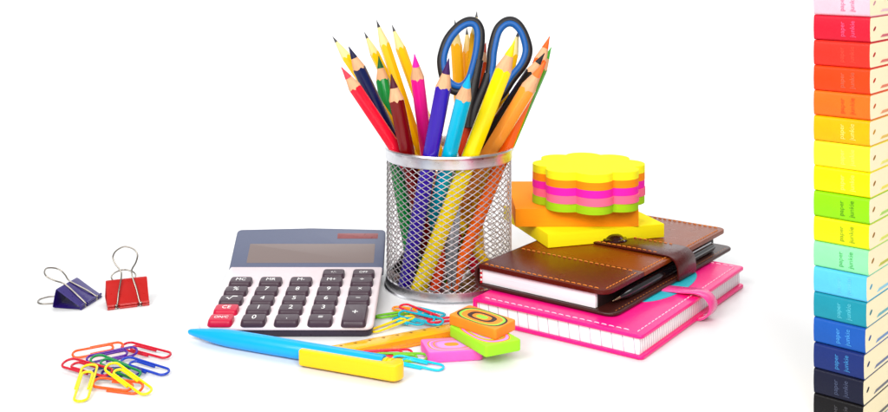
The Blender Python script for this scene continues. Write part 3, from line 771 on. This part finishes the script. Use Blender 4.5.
binder_clip('red binder clip with one handle folded up over its face', (178, 24, 20), (128.5, 305.5), .15, (math.cos(ya), math.sin(ya), 0), (-math.sin(ya), math.cos(ya), 0),
            2.75, ((1.75, .30), (1.25, 1.55)), math.radians(51), math.radians(21), 4.1, 'red')
binder_clip('dark violet binder clip lying on its side with handles pointing away', (38, 18, 106), (91, 301.5), .15, (.20, .98, 0), (-.98, .20, 0),
            2.7, ((2.0, .06), (1.72, 1.24)), math.radians(29), math.radians(0), 3.9, 'violet')

# ================================================================ stack of small notebooks
BOOKS = [('pale pink', (246, 178, 192), (224, 70, 120)), ('crimson', (200, 24, 48), (240, 110, 160)), ('scarlet', (226, 46, 34), (240, 80, 60)), ('vermilion', (236, 62, 14), (150, 110, 90)),
         ('tangerine', (238, 104, 26), (226, 60, 20)), ('amber', (236, 168, 0), (255, 236, 150)), ('pale yellow', (246, 232, 44), (255, 246, 120)), ('golden yellow', (250, 222, 0), (255, 244, 130)),
         ('apple green', (136, 208, 10), (60, 110, 10)), ('lime', (212, 220, 10), (100, 130, 10)), ('mint green', (136, 226, 160), (50, 140, 70)), ('sky blue', (84, 186, 226), (110, 200, 236)),
         ('teal', (24, 138, 158), (110, 210, 226)), ('royal blue', (24, 84, 170), (90, 180, 240)), ('navy blue', (26, 44, 108), (70, 170, 230)), ('midnight blue', (22, 24, 46), (90, 100, 130)), ('black', (20, 18, 20), (90, 90, 96))]
CORN = [869.8] * 7 + [869.6, 869.4, 869, 868, 866.6, 866.2, 865, 864, 863.2, 862.8]
u_ = Vector((-.755, .656, 0)); v_ = Vector((.656, .755, 0))
PITCH = 1.318
Y0s = F * H / (432.6 - YH)
M_cream = page_mat('cream_paper', (250, 236, 198), layers=.10, tint=(206, 196, 170))
for i in range(len(BOOKS) - 1, -1, -1):
    nm, rgb, trgb = BOOKS[i]; lvl = len(BOOKS) - 1 - i; z = lvl * PITCH
    # corner on the vertical that runs up the stack, nudged so each book sits where it does in the photo
    C0 = Vector(((CORN[i] - XC) * Y0s / F, Y0s, z)) + v_ * .03 * math.sin(i * 2.1)
    xl = 813.8; a = (xl - XC) / F
    L = (C0.x - a * C0.y) / (.755 + a * .656)
    if i == 0: where = 'topmost of the tall notebook stack'
    elif lvl == 0: where = 'at the very bottom of the tall notebook stack'
    else: where = 'in the stack just under the %s one' % BOOKS[i - 1][0]
    t = thing('small_notebook', '%s pocket notebook %s' % (nm, where), 'notebook', C0, basis=basis(v_, y=u_), group='stack of rainbow notebooks')
    # local frame: x = into the pages, y = along the spine, z up
    tk_ = PITCH - .012; r = .16; Wb = 6.4
    def prof(off, r):
        o = [(Wb, off), ]
        o += [(off + r + r * math.cos(q), off + r + r * math.sin(q)) for q in [-PI / 2 - PI / 2 * k / 6 for k in range(7)]]
        o += [(off - .035 * math.sin(PI * k / 6), off + r + (tk_ - 2 * off - 2 * r) * k / 6) for k in range(1, 6)]
        o += [(off + r + r * math.cos(q), tk_ - off - r + r * math.sin(q)) for q in [PI - PI / 2 * k / 6 for k in range(7)]]
        return o + [(Wb, tk_ - off)]
    po = prof(0, r); pi_ = prof(.05, r - .05)
    Mb = Matrix(((1, 0, 0, 0), (0, 0, 1, 0), (0, 1, 0, 0), (0, 0, 0, 1)))
    cm = mat('cover_' + nm.replace(' ', '_'), rgb, rough=.36, var=.07, scale=120, bump=.25, bscale=1600, spec=.2)
    MB().prism(po + pi_[::-1], 0, L, 0, mat4=Mb).build('cover', cm, t, sharp=50)
    pg = MB().prism(prof(.052, r - .05)[1:-1] + [(Wb - .15, tk_ - .052), (Wb - .15, .052)], -.012, L - .05, 0, mat4=Mb).build('page_block', M_cream, t)
    acc = tuple(int(c * .8) for c in rgb) if i < 6 or i > 10 else (150, 104, 30)
    am = mat('ribbon_' + nm.replace(' ', '_'), acc, rough=.6)
    # ribbon end poking out of the pages and the coloured bookmark strip
    Me = Matrix(((1, 0, 0, 0), (0, 0, -1, 0), (0, 1, 0, 0), (0, 0, 0, 1)))
    dot = [(.60 + .17 * math.cos(q) , .68 + .075 * math.sin(q) + .085 * math.cos(q)) for q in [2 * PI * k / 20 for k in range(20)]]
    MB().prism(dot, .013, .035, 0, mat4=Me).build('ribbon_end', am, t)
    MB().prism([(1.45, .20), (3.6, .20), (3.6, .33), (1.75, .33)], .013, .03, 0, mat4=Me).build('bookmark_strip', mat('strip_' + nm.replace(' ', '_'), tuple(min(255, int(c * .6 + 90)) for c in rgb) if i != 10 else (190, 190, 60), rough=.5), t)
    # two lines of lettering running up the spine
    Mt = Matrix(((0, 0, -1, -.040), (0, 1, 0, 1.16), (1, 0, 0, tk_ / 2), (0, 0, 0, 1)))
    im = mat('foil_' + nm.replace(' ', '_'), tuple(int(.72 * a_ + .28 * b_) for a_, b_ in zip(trgb, rgb)), rough=.4)
    text('lettering', 'paper', .46, im, t, Mt @ Matrix.Translation((-.02, .25, 0)), fit=.76)
    text('lettering', 'junkie', .46, im, t, Mt @ Matrix.Translation((0, -.28, 0)), fit=.84)
